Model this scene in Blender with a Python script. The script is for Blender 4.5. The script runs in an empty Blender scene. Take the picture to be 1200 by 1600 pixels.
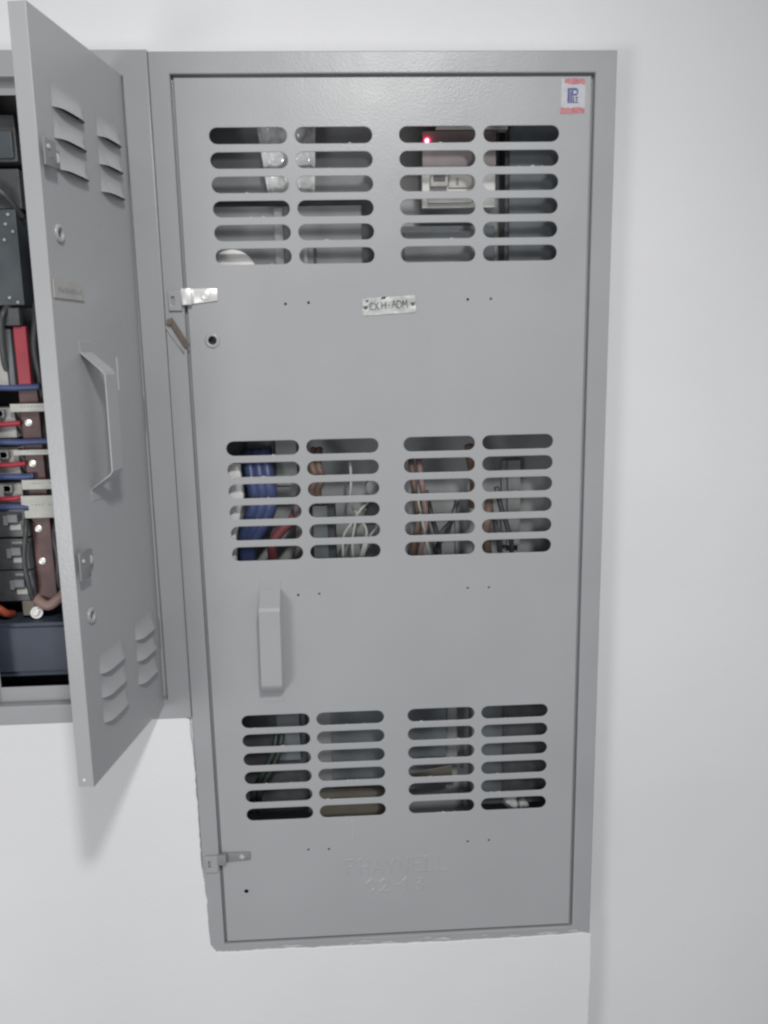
import bpy, bmesh, math, random
from mathutils import Vector, Matrix, noise
random.seed(7)
S = bpy.context.scene
C = S.collection

# ------------------------------------------------------------------ camera
def cam_basis(a, b, c):
    fw = Vector((math.sin(a)*math.cos(b), math.cos(a)*math.cos(b), math.sin(b)))
    rt = Vector((math.cos(a), -math.sin(a), 0))
    up = rt.cross(fw)
    return rt*math.cos(c) + up*math.sin(c), up*math.cos(c) - rt*math.sin(c), fw
r_, u_, f_ = cam_basis(0.0474, -0.1922, -0.0194)
cam = bpy.data.objects.new('camera', bpy.data.cameras.new('camera')); C.objects.link(cam)
cam.matrix_world = Matrix(((r_.x, u_.x, -f_.x, -0.0744), (r_.y, u_.y, -f_.y, -1.2878), (r_.z, u_.z, -f_.z, 0.3087), (0, 0, 0, 1)))
cam.data.sensor_fit = 'HORIZONTAL'; cam.data.sensor_width = 36; cam.data.lens = 39.0
cam.data.clip_start = 0.02; cam.data.clip_end = 60
S.camera = cam

# ------------------------------------------------------------------ light
w = bpy.data.worlds.new('World'); S.world = w; w.use_nodes = True
bg = w.node_tree.nodes['Background']
bg.inputs[0].default_value = (0.955, 0.967, 1.0, 1); bg.inputs[1].default_value = 0.34
def lamp(name, kind, loc, energy, color, size):
    l = bpy.data.lights.new(name, kind); l.energy = energy; l.color = color
    if kind != 'AREA': l.shadow_soft_size = size
    else: l.shape = 'DISK'; l.size = size
    o = bpy.data.objects.new(name, l); C.objects.link(o); o.location = loc
    return o
lamp('ceiling_bulb', 'POINT', (0.02, -1.58, 1.17), 13.5, (1.0, 0.985, 0.96), 0.06)
sp = lamp('key_spot', 'SPOT', (0.27, -2.06, 1.74), 118, (1.0, 0.99, 0.97), 0.10)  # key along the door shadow's direction; cone added to dim top and edges
sp.data.spot_size = math.radians(66); sp.data.spot_blend = 1.0
sp.rotation_euler = (Vector((-0.32, 0, -0.32)) - sp.location).to_track_quat('-Z', 'Y').to_euler()
al = lamp('side_fill', 'AREA', (-1.5, -2.4, -0.3), 17, (1.0, 0.99, 0.98), 0.8)  # added fill that brightens the lower left wall, not a known fitting
al.rotation_euler = (Vector((-0.75, 0, -0.45)) - al.location).to_track_quat('-Z', 'Y').to_euler()
S.view_settings.view_transform = 'Standard'; S.view_settings.look = 'None'
S.view_settings.gamma = 1; S.view_settings.use_curve_mapping = False; S.view_settings.exposure = 0.0
S.cycles.pixel_filter_type = 'BLACKMAN_HARRIS'; S.cycles.filter_width = 2.4

# ------------------------------------------------------------------ materials
def mat(name, col, rough=0.5, metal=0.0, bump=None, mott=0.0, mscale=8.0, spec=0.5, coat=0.0, trans=0.0, alpha=1.0, emit=None, roughvar=0.0, specks=None):
    m = bpy.data.materials.new(name); m.use_nodes = True
    nt = m.node_tree; b = nt.nodes['Principled BSDF']; L = nt.links.new
    b.inputs['Base Color'].default_value = (*col, 1); b.inputs['Roughness'].default_value = rough
    b.inputs['Metallic'].default_value = metal; b.inputs['Specular IOR Level'].default_value = spec
    b.inputs['Coat Weight'].default_value = coat; b.inputs['Transmission Weight'].default_value = trans
    b.inputs['Alpha'].default_value = alpha
    tc = nt.nodes.new('ShaderNodeTexCoord')
    colsock = None
    if mott:
        n = nt.nodes.new('ShaderNodeTexNoise'); n.inputs['Scale'].default_value = mscale; n.inputs['Detail'].default_value = 6
        L(tc.outputs['Object'], n.inputs['Vector'])
        mr = nt.nodes.new('ShaderNodeMapRange'); mr.inputs[1].default_value = 0.3; mr.inputs[2].default_value = 0.7
        mr.inputs[3].default_value = 1-mott; mr.inputs[4].default_value = 1+mott
        L(n.outputs['Fac'], mr.inputs[0])
        mx = nt.nodes.new('ShaderNodeVectorMath'); mx.operation = 'SCALE'; mx.inputs[0].default_value = col
        L(mr.outputs[0], mx.inputs['Scale']); colsock = mx.outputs[0]
    if specks:
        scol, sscale, lo = specks
        n = nt.nodes.new('ShaderNodeTexNoise'); n.inputs['Scale'].default_value = sscale; n.inputs['Detail'].default_value = 8; n.inputs['Roughness'].default_value = 0.75
        L(tc.outputs['Object'], n.inputs['Vector'])
        rp = nt.nodes.new('ShaderNodeMapRange'); rp.inputs[1].default_value = lo; rp.inputs[2].default_value = lo+0.05
        L(n.outputs['Fac'], rp.inputs[0])
        mm = nt.nodes.new('ShaderNodeMix'); mm.data_type = 'RGBA'; mm.inputs['B'].default_value = (*scol, 1)
        if colsock: L(colsock, mm.inputs['A'])
        else: mm.inputs['A'].default_value = (*col, 1)
        L(rp.outputs[0], mm.inputs['Factor']); colsock = mm.outputs['Result']
    if colsock: L(colsock, b.inputs['Base Color'])
    if roughvar:
        n = nt.nodes.new('ShaderNodeTexNoise'); n.inputs['Scale'].default_value = 14; n.inputs['Detail'].default_value = 5
        L(tc.outputs['Object'], n.inputs['Vector'])
        mr = nt.nodes.new('ShaderNodeMapRange'); mr.inputs[3].default_value = rough-roughvar; mr.inputs[4].default_value = rough+roughvar
        L(n.outputs['Fac'], mr.inputs[0]); L(mr.outputs[0], b.inputs['Roughness'])
    if bump:
        prev = None
        for sc, dist, st in bump:
            n = nt.nodes.new('ShaderNodeTexNoise'); n.inputs['Scale'].default_value = sc; n.inputs['Detail'].default_value = 3
            L(tc.outputs['Object'], n.inputs['Vector'])
            bp = nt.nodes.new('ShaderNodeBump'); bp.inputs['Distance'].default_value = dist; bp.inputs['Strength'].default_value = st
            L(n.outputs['Fac'], bp.inputs['Height'])
            if prev: L(prev.outputs[0], bp.inputs['Normal'])
            prev = bp
        L(prev.outputs[0], b.inputs['Normal'])
    if emit:
        b.inputs['Emission Color'].default_value = (*emit[0], 1); b.inputs['Emission Strength'].default_value = emit[1]
    return m
M = {}
M['paint'] = mat('grey_enamel', (0.40, 0.406, 0.418), 0.30, bump=[(6, 0.004, 0.25), (280, 0.0005, 0.42)], mott=0.045, mscale=3.5, roughvar=0.09)
M['paint_frame'] = mat('grey_enamel_frame', (0.37, 0.377, 0.390), 0.31, bump=[(9, 0.004, 0.25), (280, 0.0005, 0.42)], mott=0.04, mscale=6, roughvar=0.06, specks=((0.62, 0.62, 0.61), 26, 0.735))
M['plaster'] = mat('white_plaster', (0.79, 0.795, 0.805), 0.8, bump=[(3.5, 0.02, 0.18), (22, 0.004, 0.15), (150, 0.0010, 0.4)], mott=0.028, mscale=2.5)
M['inner'] = mat('grey_inner_paint', (0.37, 0.38, 0.39), 0.5, mott=0.12, mscale=9)
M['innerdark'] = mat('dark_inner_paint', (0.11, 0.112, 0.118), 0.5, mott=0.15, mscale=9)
M['metal'] = mat('zinc_steel', (0.86, 0.86, 0.84), 0.36, 0.5, bump=[(40, 0.001, 0.12)], roughvar=0.1)
M['foil'] = mat('aluminium_foil', (0.86, 0.87, 0.86), 0.40, 0.4, bump=[(18, 0.002, 0.25)], roughvar=0.1)
M['dull'] = mat('dull_grey_steel', (0.24, 0.25, 0.25), 0.45, mott=0.12, mscale=50)
M['worn'] = mat('worn_label', (0.40, 0.395, 0.38), 0.5, mott=0.1, mscale=60)
M['scuff'] = mat('thin_whitewash', (0.50, 0.50, 0.50), 0.7, mott=0.15, mscale=60)
M['ink'] = mat('black_ink', (0.035, 0.035, 0.04), 0.6, mott=0.3, mscale=60)
M['rust'] = mat('rusty_brown', (0.15, 0.12, 0.105), 0.7, mott=0.3, mscale=40)
M['sticker'] = mat('sticker_film', (0.52, 0.53, 0.57), 0.4, mott=0.08, mscale=120)
M['sred'] = mat('sticker_red', (0.52, 0.20, 0.22), 0.45, mott=0.25, mscale=160)
M['sblue'] = mat('sticker_blue', (0.10, 0.10, 0.27), 0.45, mott=0.2, mscale=120)
M['white'] = mat('white_plastic', (0.82, 0.82, 0.80), 0.4, mott=0.05, mscale=30)
M['offwhite'] = mat('aged_plastic', (0.46, 0.455, 0.43), 0.5, mott=0.15, mscale=40)
M['label'] = mat('label_paper', (0.58, 0.58, 0.54), 0.6, mott=0.08, mscale=60)
M['black'] = mat('black_plastic', (0.08, 0.083, 0.088), 0.4, mott=0.3, mscale=30)
M['slate'] = mat('slate_plastic', (0.15, 0.17, 0.185), 0.4, mott=0.2, mscale=20)
M['darkslate'] = mat('dark_slate_plastic', (0.075, 0.09, 0.10), 0.4, mott=0.2, mscale=20)
M['navy'] = mat('navy_trunking', (0.055, 0.07, 0.10), 0.5, mott=0.2, mscale=12)
M['red'] = mat('red_insulation', (0.40, 0.035, 0.06), 0.42, mott=0.12, mscale=30)
M['mutedred'] = mat('dusty_red_insulation', (0.24, 0.07, 0.08), 0.5, mott=0.2, mscale=30)
M['redbrown'] = mat('red_copper', (0.11, 0.052, 0.05), 0.45, mott=0.35, mscale=30)
M['blue'] = mat('blue_insulation', (0.07, 0.095, 0.22), 0.42, mott=0.12, mscale=30)
M['green'] = mat('green_insulation', (0.03, 0.05, 0.042), 0.45)
M['brown'] = mat('brown_insulation', (0.21, 0.145, 0.115), 0.5, mott=0.3, mscale=40)
M['pink'] = mat('dusty_pink_insulation', (0.34, 0.23, 0.21), 0.5, mott=0.2, mscale=40)
M['orange'] = mat('orange_insulation', (0.48, 0.10, 0.05), 0.45)
M['wirew'] = mat('white_insulation', (0.55, 0.56, 0.54), 0.4)
M['card'] = mat('brown_cardboard', (0.20, 0.185, 0.15), 0.85, mott=0.15, mscale=20)
M['mod'] = mat('grey_module', (0.27, 0.28, 0.29), 0.5, mott=0.15, mscale=12)
M['pale'] = mat('pale_module', (0.33, 0.35, 0.345), 0.5, mott=0.12, mscale=12)
M['tint'] = mat('smoky_plastic', (0.22, 0.19, 0.19), 0.35, mott=0.15, mscale=30)
M['led'] = mat('red_led', (0.6, 0.02, 0.05), 0.4, emit=((1.0, 0.06, 0.12), 30.0))
m = mat('clear_film', (0.85, 0.86, 0.86), 0.16, bump=[(28, 0.01, 0.35)], spec=0.8); M['film'] = m
nt = m.node_tree; tr = nt.nodes.new('ShaderNodeBsdfTransparent'); mx = nt.nodes.new('ShaderNodeMixShader'); mx.inputs[0].default_value = 0.75
nt.links.new(tr.outputs[0], mx.inputs[1]); nt.links.new(nt.nodes['Principled BSDF'].outputs[0], mx.inputs[2])
nt.links.new(mx.outputs[0], nt.nodes['Material Output'].inputs[0])

# ------------------------------------------------------------------ helpers
def link(name, me, parent=None, loc=None):
    o = bpy.data.objects.new(name, me); C.objects.link(o)
    if parent: o.parent = parent
    if loc: o.location = loc
    return o
def fin(bm, name, mats, parent=None, loc=None, smooth=None):
    bmesh.ops.recalc_face_normals(bm, faces=bm.faces[:])
    me = bpy.data.meshes.new(name); bm.to_mesh(me); bm.free()
    for k in (mats if isinstance(mats, (list, tuple)) else [mats]): me.materials.append(M[k])
    if smooth is not None:
        me.polygons.foreach_set('use_smooth', [True]*len(me.polygons)); me.set_sharp_from_angle(angle=math.radians(smooth))
    return link(name, me, parent, loc)
def tag(o, label=None, cat=None, group=None, kind=None):
    if label: o['label'] = label
    if cat: o['category'] = cat
    if group: o['group'] = group
    if kind: o['kind'] = kind
    return o
def empty(name, loc=(0, 0, 0)):
    o = bpy.data.objects.new(name, None); C.objects.link(o); o.location = loc; o.empty_display_size = 0.05
    return o
def box(bm, x0, x1, y0, y1, z0, z1, bev=0.0, mi=0, seg=2):
    t = bmesh.new()
    g = bmesh.ops.create_cube(t, size=1)
    for v in t.verts: v.co = Vector(((x0+x1)/2+v.co.x*(x1-x0), (y0+y1)/2+v.co.y*(y1-y0), (z0+z1)/2+v.co.z*(z1-z0)))
    if bev: bmesh.ops.bevel(t, geom=t.edges[:], offset=bev, segments=seg, profile=0.5, affect='EDGES')
    merge(bm, t, mi)
def merge(bm, t, mi=0, mx=None):
    vm = {}
    for v in t.verts: vm[v] = bm.verts.new(mx @ v.co if mx else v.co)
    for f in t.faces:
        try: nf = bm.faces.new([vm[v] for v in f.verts]); nf.material_index = mi if mi is not None else f.material_index; nf.smooth = f.smooth
        except ValueError: pass
    t.free()
def cyl(bm, p, axis, r, h, n=16, mi=0, r2=None, bev=0):
    t = bmesh.new()
    bmesh.ops.create_cone(t, cap_ends=True, segments=n, radius1=r, radius2=r if r2 is None else r2, depth=h)
    if bev:
        es = [e for e in t.edges if abs(e.verts[0].co.z-h/2) < 1e-6 and abs(e.verts[1].co.z-h/2) < 1e-6]
        bmesh.ops.bevel(t, geom=es, offset=bev, segments=2, profile=0.5, affect='EDGES')
    q = Vector((0, 0, 1)).rotation_difference(Vector(axis)).to_matrix().to_4x4()
    merge(bm, t, mi, Matrix.Translation(p) @ q)
def catmull(pts, n=10):
    P = [Vector(p) for p in pts]; P = [2*P[0]-P[1]] + P + [2*P[-1]-P[-2]]; out = []
    for i in range(1, len(P)-2):
        for k in range(n):
            t = k/n; a, b, c, d = P[i-1], P[i], P[i+1], P[i+2]
            out.append(0.5*((2*b)+(c-a)*t+(2*a-5*b+4*c-d)*t*t+(3*b-a-3*c+d)*t**3))
    out.append(P[-2]); return out
def tube(bm, pts, r, n=10, mi=0, flat=1.0):
    prev = None; rings = []
    for i, p in enumerate(pts):
        d = (pts[min(i+1, len(pts)-1)] - pts[max(i-1, 0)]).normalized()
        ref = Vector((0, 1, 0)) if abs(d.y) < 0.9 else Vector((1, 0, 0))
        a = d.cross(ref).normalized(); b = d.cross(a)
        rings.append([bm.verts.new(p + a*math.cos(2*math.pi*k/n)*r + b*math.sin(2*math.pi*k/n)*r*flat) for k in range(n)])
    for A, B in zip(rings, rings[1:]):
        for k in range(n): f = bm.faces.new((A[k], A[(k+1) % n], B[(k+1) % n], B[k])); f.material_index = mi; f.smooth = True
    for Rg in (rings[0], rings[-1]):
        f = bm.faces.new(Rg); f.material_index = mi
def rect(x0, x1, z0, z1): return [(x0, z0), (x1, z0), (x1, z1), (x0, z1)]
def slot(cx, cz, w, h, n=9):
    r = h/2; out = []
    for s, a0 in ((1, -90), (-1, 90)):
        for k in range(n):
            a = math.radians(a0 + 180*k/(n-1)); out.append((cx + s*(w/2-r) + r*math.cos(a), cz + r*math.sin(a)))
    return out
def circ(cx, cz, r, n=14): return [(cx+r*math.cos(2*math.pi*k/n), cz+r*math.sin(2*math.pi*k/n)) for k in range(n)]
def panel(name, loops, y0, y1, matk, parent, bev=0.0008, loc=None):
    """flat sheet with holes: loops[0] outer, the rest holes; front at y0 (towards the camera), back at y1"""
    cu = bpy.data.curves.new(name, 'CURVE'); cu.dimensions = '2D'; cu.fill_mode = 'BOTH'
    t = y1 - y0; cu.extrude = max(t/2 - bev, 1e-5); cu.bevel_depth = bev; cu.bevel_resolution = 1; cu.offset = -bev
    for lp in loops:
        s = cu.splines.new('POLY'); s.points.add(len(lp)-1); s.use_cyclic_u = True
        for k, (x, z) in enumerate(lp): s.points[k].co = (x, z, 0, 1)
    tmp = bpy.data.objects.new('tmp', cu); C.objects.link(tmp)
    bpy.context.view_layer.update()
    me = bpy.data.meshes.new_from_object(tmp.evaluated_get(bpy.context.evaluated_depsgraph_get()))
    bpy.data.objects.remove(tmp); bpy.data.curves.remove(cu)
    for v in me.vertices: x, y, z = v.co; v.co = (x, (y0+y1)/2 - z, y)
    me.materials.clear(); me.materials.append(M[matk]); me.name = name
    for p in me.polygons: p.use_smooth = True
    me.set_sharp_from_angle(angle=math.radians(50))
    return link(name, me, parent, loc)
STROKES = {
 'A': [[(0, 0), (.5, 1), (1, 0)], [(.2, .38), (.8, .38)]], 'C': [[(.95, .85), (.6, 1), (.2, .85), (0, .5), (.2, .12), (.6, 0), (.95, .15)]],
 'D': [[(0, 0), (0, 1), (.5, .97), (.95, .6), (.95, .35), (.5, .02), (0, 0)]], 'E': [[(.9, 0), (0, 0), (0, 1), (.9, 1)], [(0, .52), (.75, .52)]],
 'H': [[(0, 0), (0, 1)], [(.9, 0), (.9, 1)], [(0, .5), (.9, .5)]], 'L': [[(0, 1), (0, 0), (.85, 0)]],
 'M': [[(0, 0), (.08, 1), (.5, .3), (.92, 1), (1, 0)]], 'N': [[(0, 0), (0, 1), (.9, 0), (.9, 1)]], 'X': [[(0, 0), (.95, 1)], [(0, 1), (.95, 0)]],
 'P': [[(0, 0), (0, 1), (.6, 1), (.85, .78), (.6, .5), (0, .5)]], 'Y': [[(0, 1), (.48, .5), (.95, 1)], [(.48, .5), (.48, 0)]],
 '0': [[(.45, 0), (.05, .25), (.05, .75), (.45, 1), (.85, .75), (.85, .25), (.45, 0)]], '1': [[(.15, .75), (.5, 1), (.5, 0)]],
 '2': [[(.05, .8), (.4, 1), (.85, .8), (.7, .5), (.05, 0), (.9, 0)]], '3': [[(.05, .95), (.8, .95), (.4, .55), (.85, .35), (.6, .02), (.05, .08)]], '-': [[(.15, .45), (.8, .45)]], ' ': []}
def lettering(bm, text, x, z, h, adv, wfrac, half, rise, y=0.0, jit=0.0, mi=0):
    """raised strokes, trapezoid in section, on the plane y, rising towards -y"""
    for ch in text:
        jz = random.uniform(-jit, jit)*h; jr = random.uniform(-jit, jit)*0.8
        for pl in STROKES[ch]:
            P = [Vector((px*adv*wfrac, 0, pz*h)) for px, pz in pl]
            P = [Vector((x + p.x + jr*p.z, y, z + p.z + jz)) for p in P]
            for a, b in zip(P, P[1:]):
                rs = rise*random.uniform(0.80, 1.15)
                d = (b-a).normalized(); nrm = Vector((-d.z, 0, d.x)); a2 = a - d*half*0.7; b2 = b + d*half*0.7
                lo = [a2+nrm*half, a2-nrm*half, b2-nrm*half, b2+nrm*half]
                ins = half*0.45
                hi = [a2+nrm*ins+d*ins, a2-nrm*ins+d*ins, b2-nrm*ins-d*ins, b2+nrm*ins-d*ins]
                V = [bm.verts.new(v) for v in lo] + [bm.verts.new(v + Vector((0, -rs, 0))) for v in hi]
                for q in ((4, 5, 6, 7), (0, 1, 5, 4), (1, 2, 6, 5), (2, 3, 7, 6), (3, 0, 4, 7)):
                    f = bm.faces.new([V[k] for k in q]); f.material_index = mi
        x += adv
def strap(bm, prof, x0, x1, t, mi=0):
    """bent flat bar: prof = list of (y,z) on its outer face, extruded over x, thickness t"""
    n = len(prof); P = [Vector((0, a, b)) for a, b in prof]; off = []
    for i in range(n):
        d = (P[min(i+1, n-1)] - P[max(i-1, 0)]).normalized(); off.append(Vector((0, d.z, -d.y)))
    # off points away from the door when the profile runs downwards
    rows = []
    for i in range(n):
        a = P[i]; b = P[i] - off[i]*(-t)
        rows.append([bm.verts.new(v) for v in (Vector((x0, a.y, a.z)), Vector((x1, a.y, a.z)), Vector((x1, b.y, b.z)), Vector((x0, b.y, b.z)))])
    for A, B in zip(rows, rows[1:]):
        for k in range(4): f = bm.faces.new((A[k], A[(k+1) % 4], B[(k+1) % 4], B[k])); f.material_index = mi
    for Rw in (rows[0], rows[-1]): f = bm.faces.new(Rw); f.material_index = mi

# ------------------------------------------------------------------ setting: walls
D = 0.06                                   # the lower wall and the cabinets stand this far in front of the wall behind
bm = bmesh.new()
def quad(*v): return bm.faces.new([bm.verts.new(p) for p in v])
quad((-3, D, 0.7), (3.2, D, 0.7), (3.2, D, 2.2), (-3, D, 2.2))
quad((0.30, D, -2.2), (3.2, D, -2.2), (3.2, D, 0.7), (0.30, D, 0.7))
tag(fin(bm, 'wall', 'plaster'), kind='structure')

def ragged(pts, amp, seed, step=0.004):
    out = []
    for a, b in zip(pts, pts[1:]):
        a = Vector(a); b = Vector(b); n = max(1, int((b-a).length/step)); nr = Vector((-(b-a).y, (b-a).x)).normalized()
        for k in range(n):
            p = a.lerp(b, k/n)
            q = noise.noise(Vector((p.x*55, p.y*55, seed))) + 0.6*noise.noise(Vector((p.x*190, p.y*190, seed+5))) + 0.8*noise.noise(Vector((p.x*17, p.y*17, seed+9)))
            out.append(p + nr*q*amp)
    out.append(Vector(pts[-1])); return [(p.x, p.y) for p in out]
# projecting masonry below and beside the cabinets; its edge is buttered up against the frames
edge = ragged([(-0.695, -0.2705), (-0.345, -0.2715), (-0.3375, -0.277), (-0.335, -0.34), (-0.3335, -0.55), (-0.3290, -0.585), (-0.3275, -0.695), (-0.318, -0.7095), (-0.22, -0.7085), (0.05, -0.7110), (0.21, -0.7110), (0.3250, -0.7085)], 0.0016, 3)
outer = [(0.3385, -0.7115)] + ragged([(0.3385, -0.713), (0.3395, -0.80), (0.3375, -0.93), (0.338, -2.2)], 0.0011, 11, 0.006) + [(-3, -2.2), (-3, 0.727), (-0.695, 0.727)]
panel('wall_projection', [edge + outer], -0.0062, 0.0, 'plaster', None, bev=0.0014)
wp = bpy.data.objects['wall_projection']; tag(wp, kind='structure')
bm = bmesh.new()
box(bm, -3, -0.3345, 0.0005, D, -2.2, -0.274); box(bm, -0.334, 0.3362, 0.0005, D, -2.2, -0.7185); box(bm, -3, -0.697, 0.0005, D, -0.2735, 0.7265)
fin(bm, 'masonry', 'plaster', wp)
bm = bmesh.new()
box(bm, -0.69, 0.336, 0.012, D+0.001, 0.7225, 0.7262, 0.001)
fin(bm, 'ledge', 'plaster', wp)

bm = bmesh.new()
for cx, cz, rx, rz in ((-0.19, -0.7045, 0.020, 0.0022), (-0.085, -0.7065, 0.009, 0.003), (-0.06, -0.7035, 0.016, 0.0020), (-0.02, -0.7075, 0.012, 0.0025), (0.045, -0.7030, 0.010, 0.0030), (0.075, -0.7065, 0.022, 0.0022), (0.15, -0.7040, 0.006, 0.0020), (0.20, -0.7070, 0.014, 0.0022), (0.262, -0.7055, 0.020, 0.0030), (0.305, -0.7035, 0.008, 0.004)):
    n = 22; V = []
    for k in range(n):
        a_ = 2*math.pi*k/n; q = 1 + 0.9*noise.noise(Vector((cx*40+math.cos(a_)*1.6, cz*40+math.sin(a_)*1.6, 2.0)))
        V.append(bm.verts.new((cx+rx*q*math.cos(a_), -0.0046, cz+rz*q*math.sin(a_))))
    c = bm.verts.new((cx, -0.0052, cz))
    for k in range(n): bm.faces.new((V[k], V[(k+1) % n], c))
tag(fin(bm, 'plaster_smear', 'scuff', wp), kind='stuff')

# ------------------------------------------------------------------ casing
def casing(x0, x1, z0, z1, y0, y1, parent, shelves=(), mk='inner'):
    bm = bmesh.new(); t = 0.003
    box(bm, x0, x1, y1-t, y1, z0, z1)
    box(bm, x0, x0+t, y0, y1-t, z0, z1); box(bm, x1-t, x1, y0, y1-t, z0, z1)
    box(bm, x0+t, x1-t, y0, y1-t, z1-t, z1); box(bm, x0+t, x1-t, y0, y1-t, z0, z0+t)
    fin(bm, 'casing', mk, parent)
    for z in shelves:
        bm = bmesh.new(); box(bm, x0+t, x1-t, 0.03, y1-t, z, z+0.002); fin(bm, 'shelf', 'inner', parent)

# handle: one bent flat bar, shared by both doors
bm = bmesh.new()
prof = [(-0.0005, 0.103), (-0.0005, 0.0885), (-0.0025, 0.0855), (-0.0275, 0.0640), (-0.0300, 0.0605), (-0.0300, -0.0625), (-0.0275, -0.0665), (-0.0025, -0.0840), (-0.0005, -0.0870), (-0.0005, -0.103)]
prof = [(a+(0.0017 if a > -0.001 else 0.0003), b) for a, b in prof]
strap(bm, prof, -0.0168, 0.0168, 0.0020)
bmesh.ops.recalc_face_normals(bm, faces=bm.faces[:])
bmesh.ops.bevel(bm, geom=[e for e in bm.edges if e.is_manifold and e.calc_face_angle() > 1.2], offset=0.0006, segments=1, affect='EDGES')
hme = bpy.data.meshes.new('handle'); bm.to_mesh(hme); bm.free(); hme.materials.append(M['paint'])

# ------------------------------------------------------------------ tall cabinet with slotted door
cab = empty('electrical_cabinet', (0, 0, -0.72))
tag(cab, 'tall grey steel electrical cabinet with closed door full of oval vent slots', 'electrical cabinet')
def at(o): o.location = Vector(o.location) + Vector((0, 0, 0.72)); return o        # children are written in wall coordinates
at(panel('frame', [rect(-0.3335, 0.3362, -0.7165, 0.7265), rect(-0.3045, 0.3052, -0.6962, 0.6972)], -0.004, 0.008, 'paint_frame', cab, bev=0.0016))
at(panel('door_stop', [rect(-0.3330, 0.3355, -0.716, 0.726), rect(-0.288, 0.288, -0.682, 0.682)], 0.0085, 0.0110, 'paint_frame', cab, bev=0.0005))
n0 = len(C.objects)
casing(-0.333, 0.3355, -0.716, 0.722, 0.0115, 0.132, cab, shelves=(0.300, -0.168))
for o in list(C.objects)[n0:]: at(o)
holes = []
for zt in (0.6155, 0.1637, -0.2877):
    for k in range(6):
        z = zt - k*0.0335
        for cx, sg in ((-0.1988, 1), (-0.0758, 1), (0.0752, 1), (0.1986, 1)):
            holes.append(slot(cx, z, 0.1118, 0.0224))
for x, z in ((-0.1549, 0.3792), (-0.1205, 0.3805), (0.1198, 0.3813), (0.1549, 0.3817), (-0.1533, -0.0739), (-0.1196, -0.0729), (0.1199, -0.0714), (0.1543, -0.0715), (-0.1534, -0.5251), (-0.1185, -0.5257), (0.12, -0.5236), (0.1566, -0.523)):
    holes.append(circ(x, z, 0.0019, 10))
holes.append(circ(-0.2663, 0.3277, 0.0065, 18)); holes.append(circ(-0.2622, -0.5983, 0.0038, 12))
door = at(panel('door', [rect(-0.3000, 0.3000, -0.6930, 0.6930)] + holes, 0.0, 0.0022, 'paint', cab, bev=0.0007))
# folded rim of the door and the drilled-in stiffeners behind it
bm = bmesh.new()
box(bm, -0.2992, -0.2972, 0.0023, 0.0080, -0.692, 0.692); box(bm, 0.2972, 0.2992, 0.0023, 0.0080, -0.692, 0.692)
box(bm, -0.2970, 0.2970, 0.0023, 0.0080, 0.690, 0.692); box(bm, -0.2970, 0.2970, 0.0023, 0.0080, -0.692, -0.690)
fin(bm, 'rim', 'paint', door)
h = link('handle', hme, door, (-0.1985, 0, -0.1505)); h.rotation_euler = (0, math.radians(0.6), 0)
# lock collars
bm = bmesh.new()
def ring(bm, x, z, ri, ro, y0, y1, n=24, mi=0):
    A = []
    for (r, y) in ((ri, y1), (ri, y0+0.0008), (ri+0.001, y0), (ro-0.002, y0), (ro, y0+0.0012), (ro, y1)):
        A.append([bm.verts.new((x+r*math.cos(2*math.pi*k/n), y, z+r*math.sin(2*math.pi*k/n))) for k in range(n)])
    for a, b in zip(A, A[1:]):
        for k in range(n): f = bm.faces.new((a[k], a[(k+1) % n], b[(k+1) % n], b[k])); f.material_index = mi; f.smooth = True
ring(bm, -0.2663, 0.3277, 0.0062, 0.0115, -0.0018, 0.001)
fin(bm, 'lock_collar', 'paint', door)
bm = bmesh.new(); cyl(bm, (-0.2663, 0.014, 0.3277), (0, -1, 0), 0.0085, 0.006); fin(bm, 'lock_core', 'black', door)
# riveted name plate, crumpled a little, tilted
bm = bmesh.new(); nx, nz = 26, 9; g = {}
for i in range(nx+1):
    for j in range(nz+1):
        u, v = i/nx-0.5, j/nz-0.5
        b = 0.0009 + 0.0011*noise.noise(Vector((u*5, v*2.2, 3.3))) + 0.0007*noise.noise(Vector((u*13, v*6, 8.1))) + 0.0018*max(0, abs(u)-0.40)*6*max(0, v+0.1)
        g[i, j] = bm.verts.new((u*0.0805, -max(b, 0.0003), v*0.0252))
for i in range(nx):
    for j in range(nz): bm.faces.new((g[i, j], g[i+1, j], g[i+1, j+1], g[i, j+1]))
r = bmesh.ops.solidify(bm, geom=bm.faces[:], thickness=0.0004)
pl = fin(bm, 'name_plate', 'foil', door, (0.0004, -0.0006, 0.3747), smooth=60); pl.rotation_euler = (0, math.radians(-2.9), 0)
bm = bmesh.new(); lettering(bm, 'CX', -0.0297, -0.0048, 0.0104, 0.0078, 0.80, 0.00042, 0.0004, jit=0.06)
lettering(bm, 'H', -0.0112, -0.0044, 0.0100, 0.0082, 0.80, 0.00042, 0.0004); lettering(bm, '-', -0.0022, -0.0046, 0.0100, 0.0058, 0.7, 0.00042, 0.0004)
lettering(bm, 'ADM', 0.0044, -0.0044, 0.0106, 0.0082, 0.82, 0.00042, 0.0004, jit=0.06)
t = fin(bm, 'plate_lettering', 'ink', door, (0.0004, -0.0026, 0.3747)); t.rotation_euler = (0, math.radians(-3.2), 0)
for sx, sz in ((-0.0350, 0.3718), (0.0362, 0.3762)):
    bm = bmesh.new(); cyl(bm, (sx, -0.0028, sz), (0, -1, 0), 0.0026, 0.0022, 12, 0, 0.0016); box(bm, sx-0.0034, sx+0.0034, -0.0036, -0.0026, sz+0.0006, sz+0.0020)
    fin(bm, 'rivet', 'rust', door)
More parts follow.
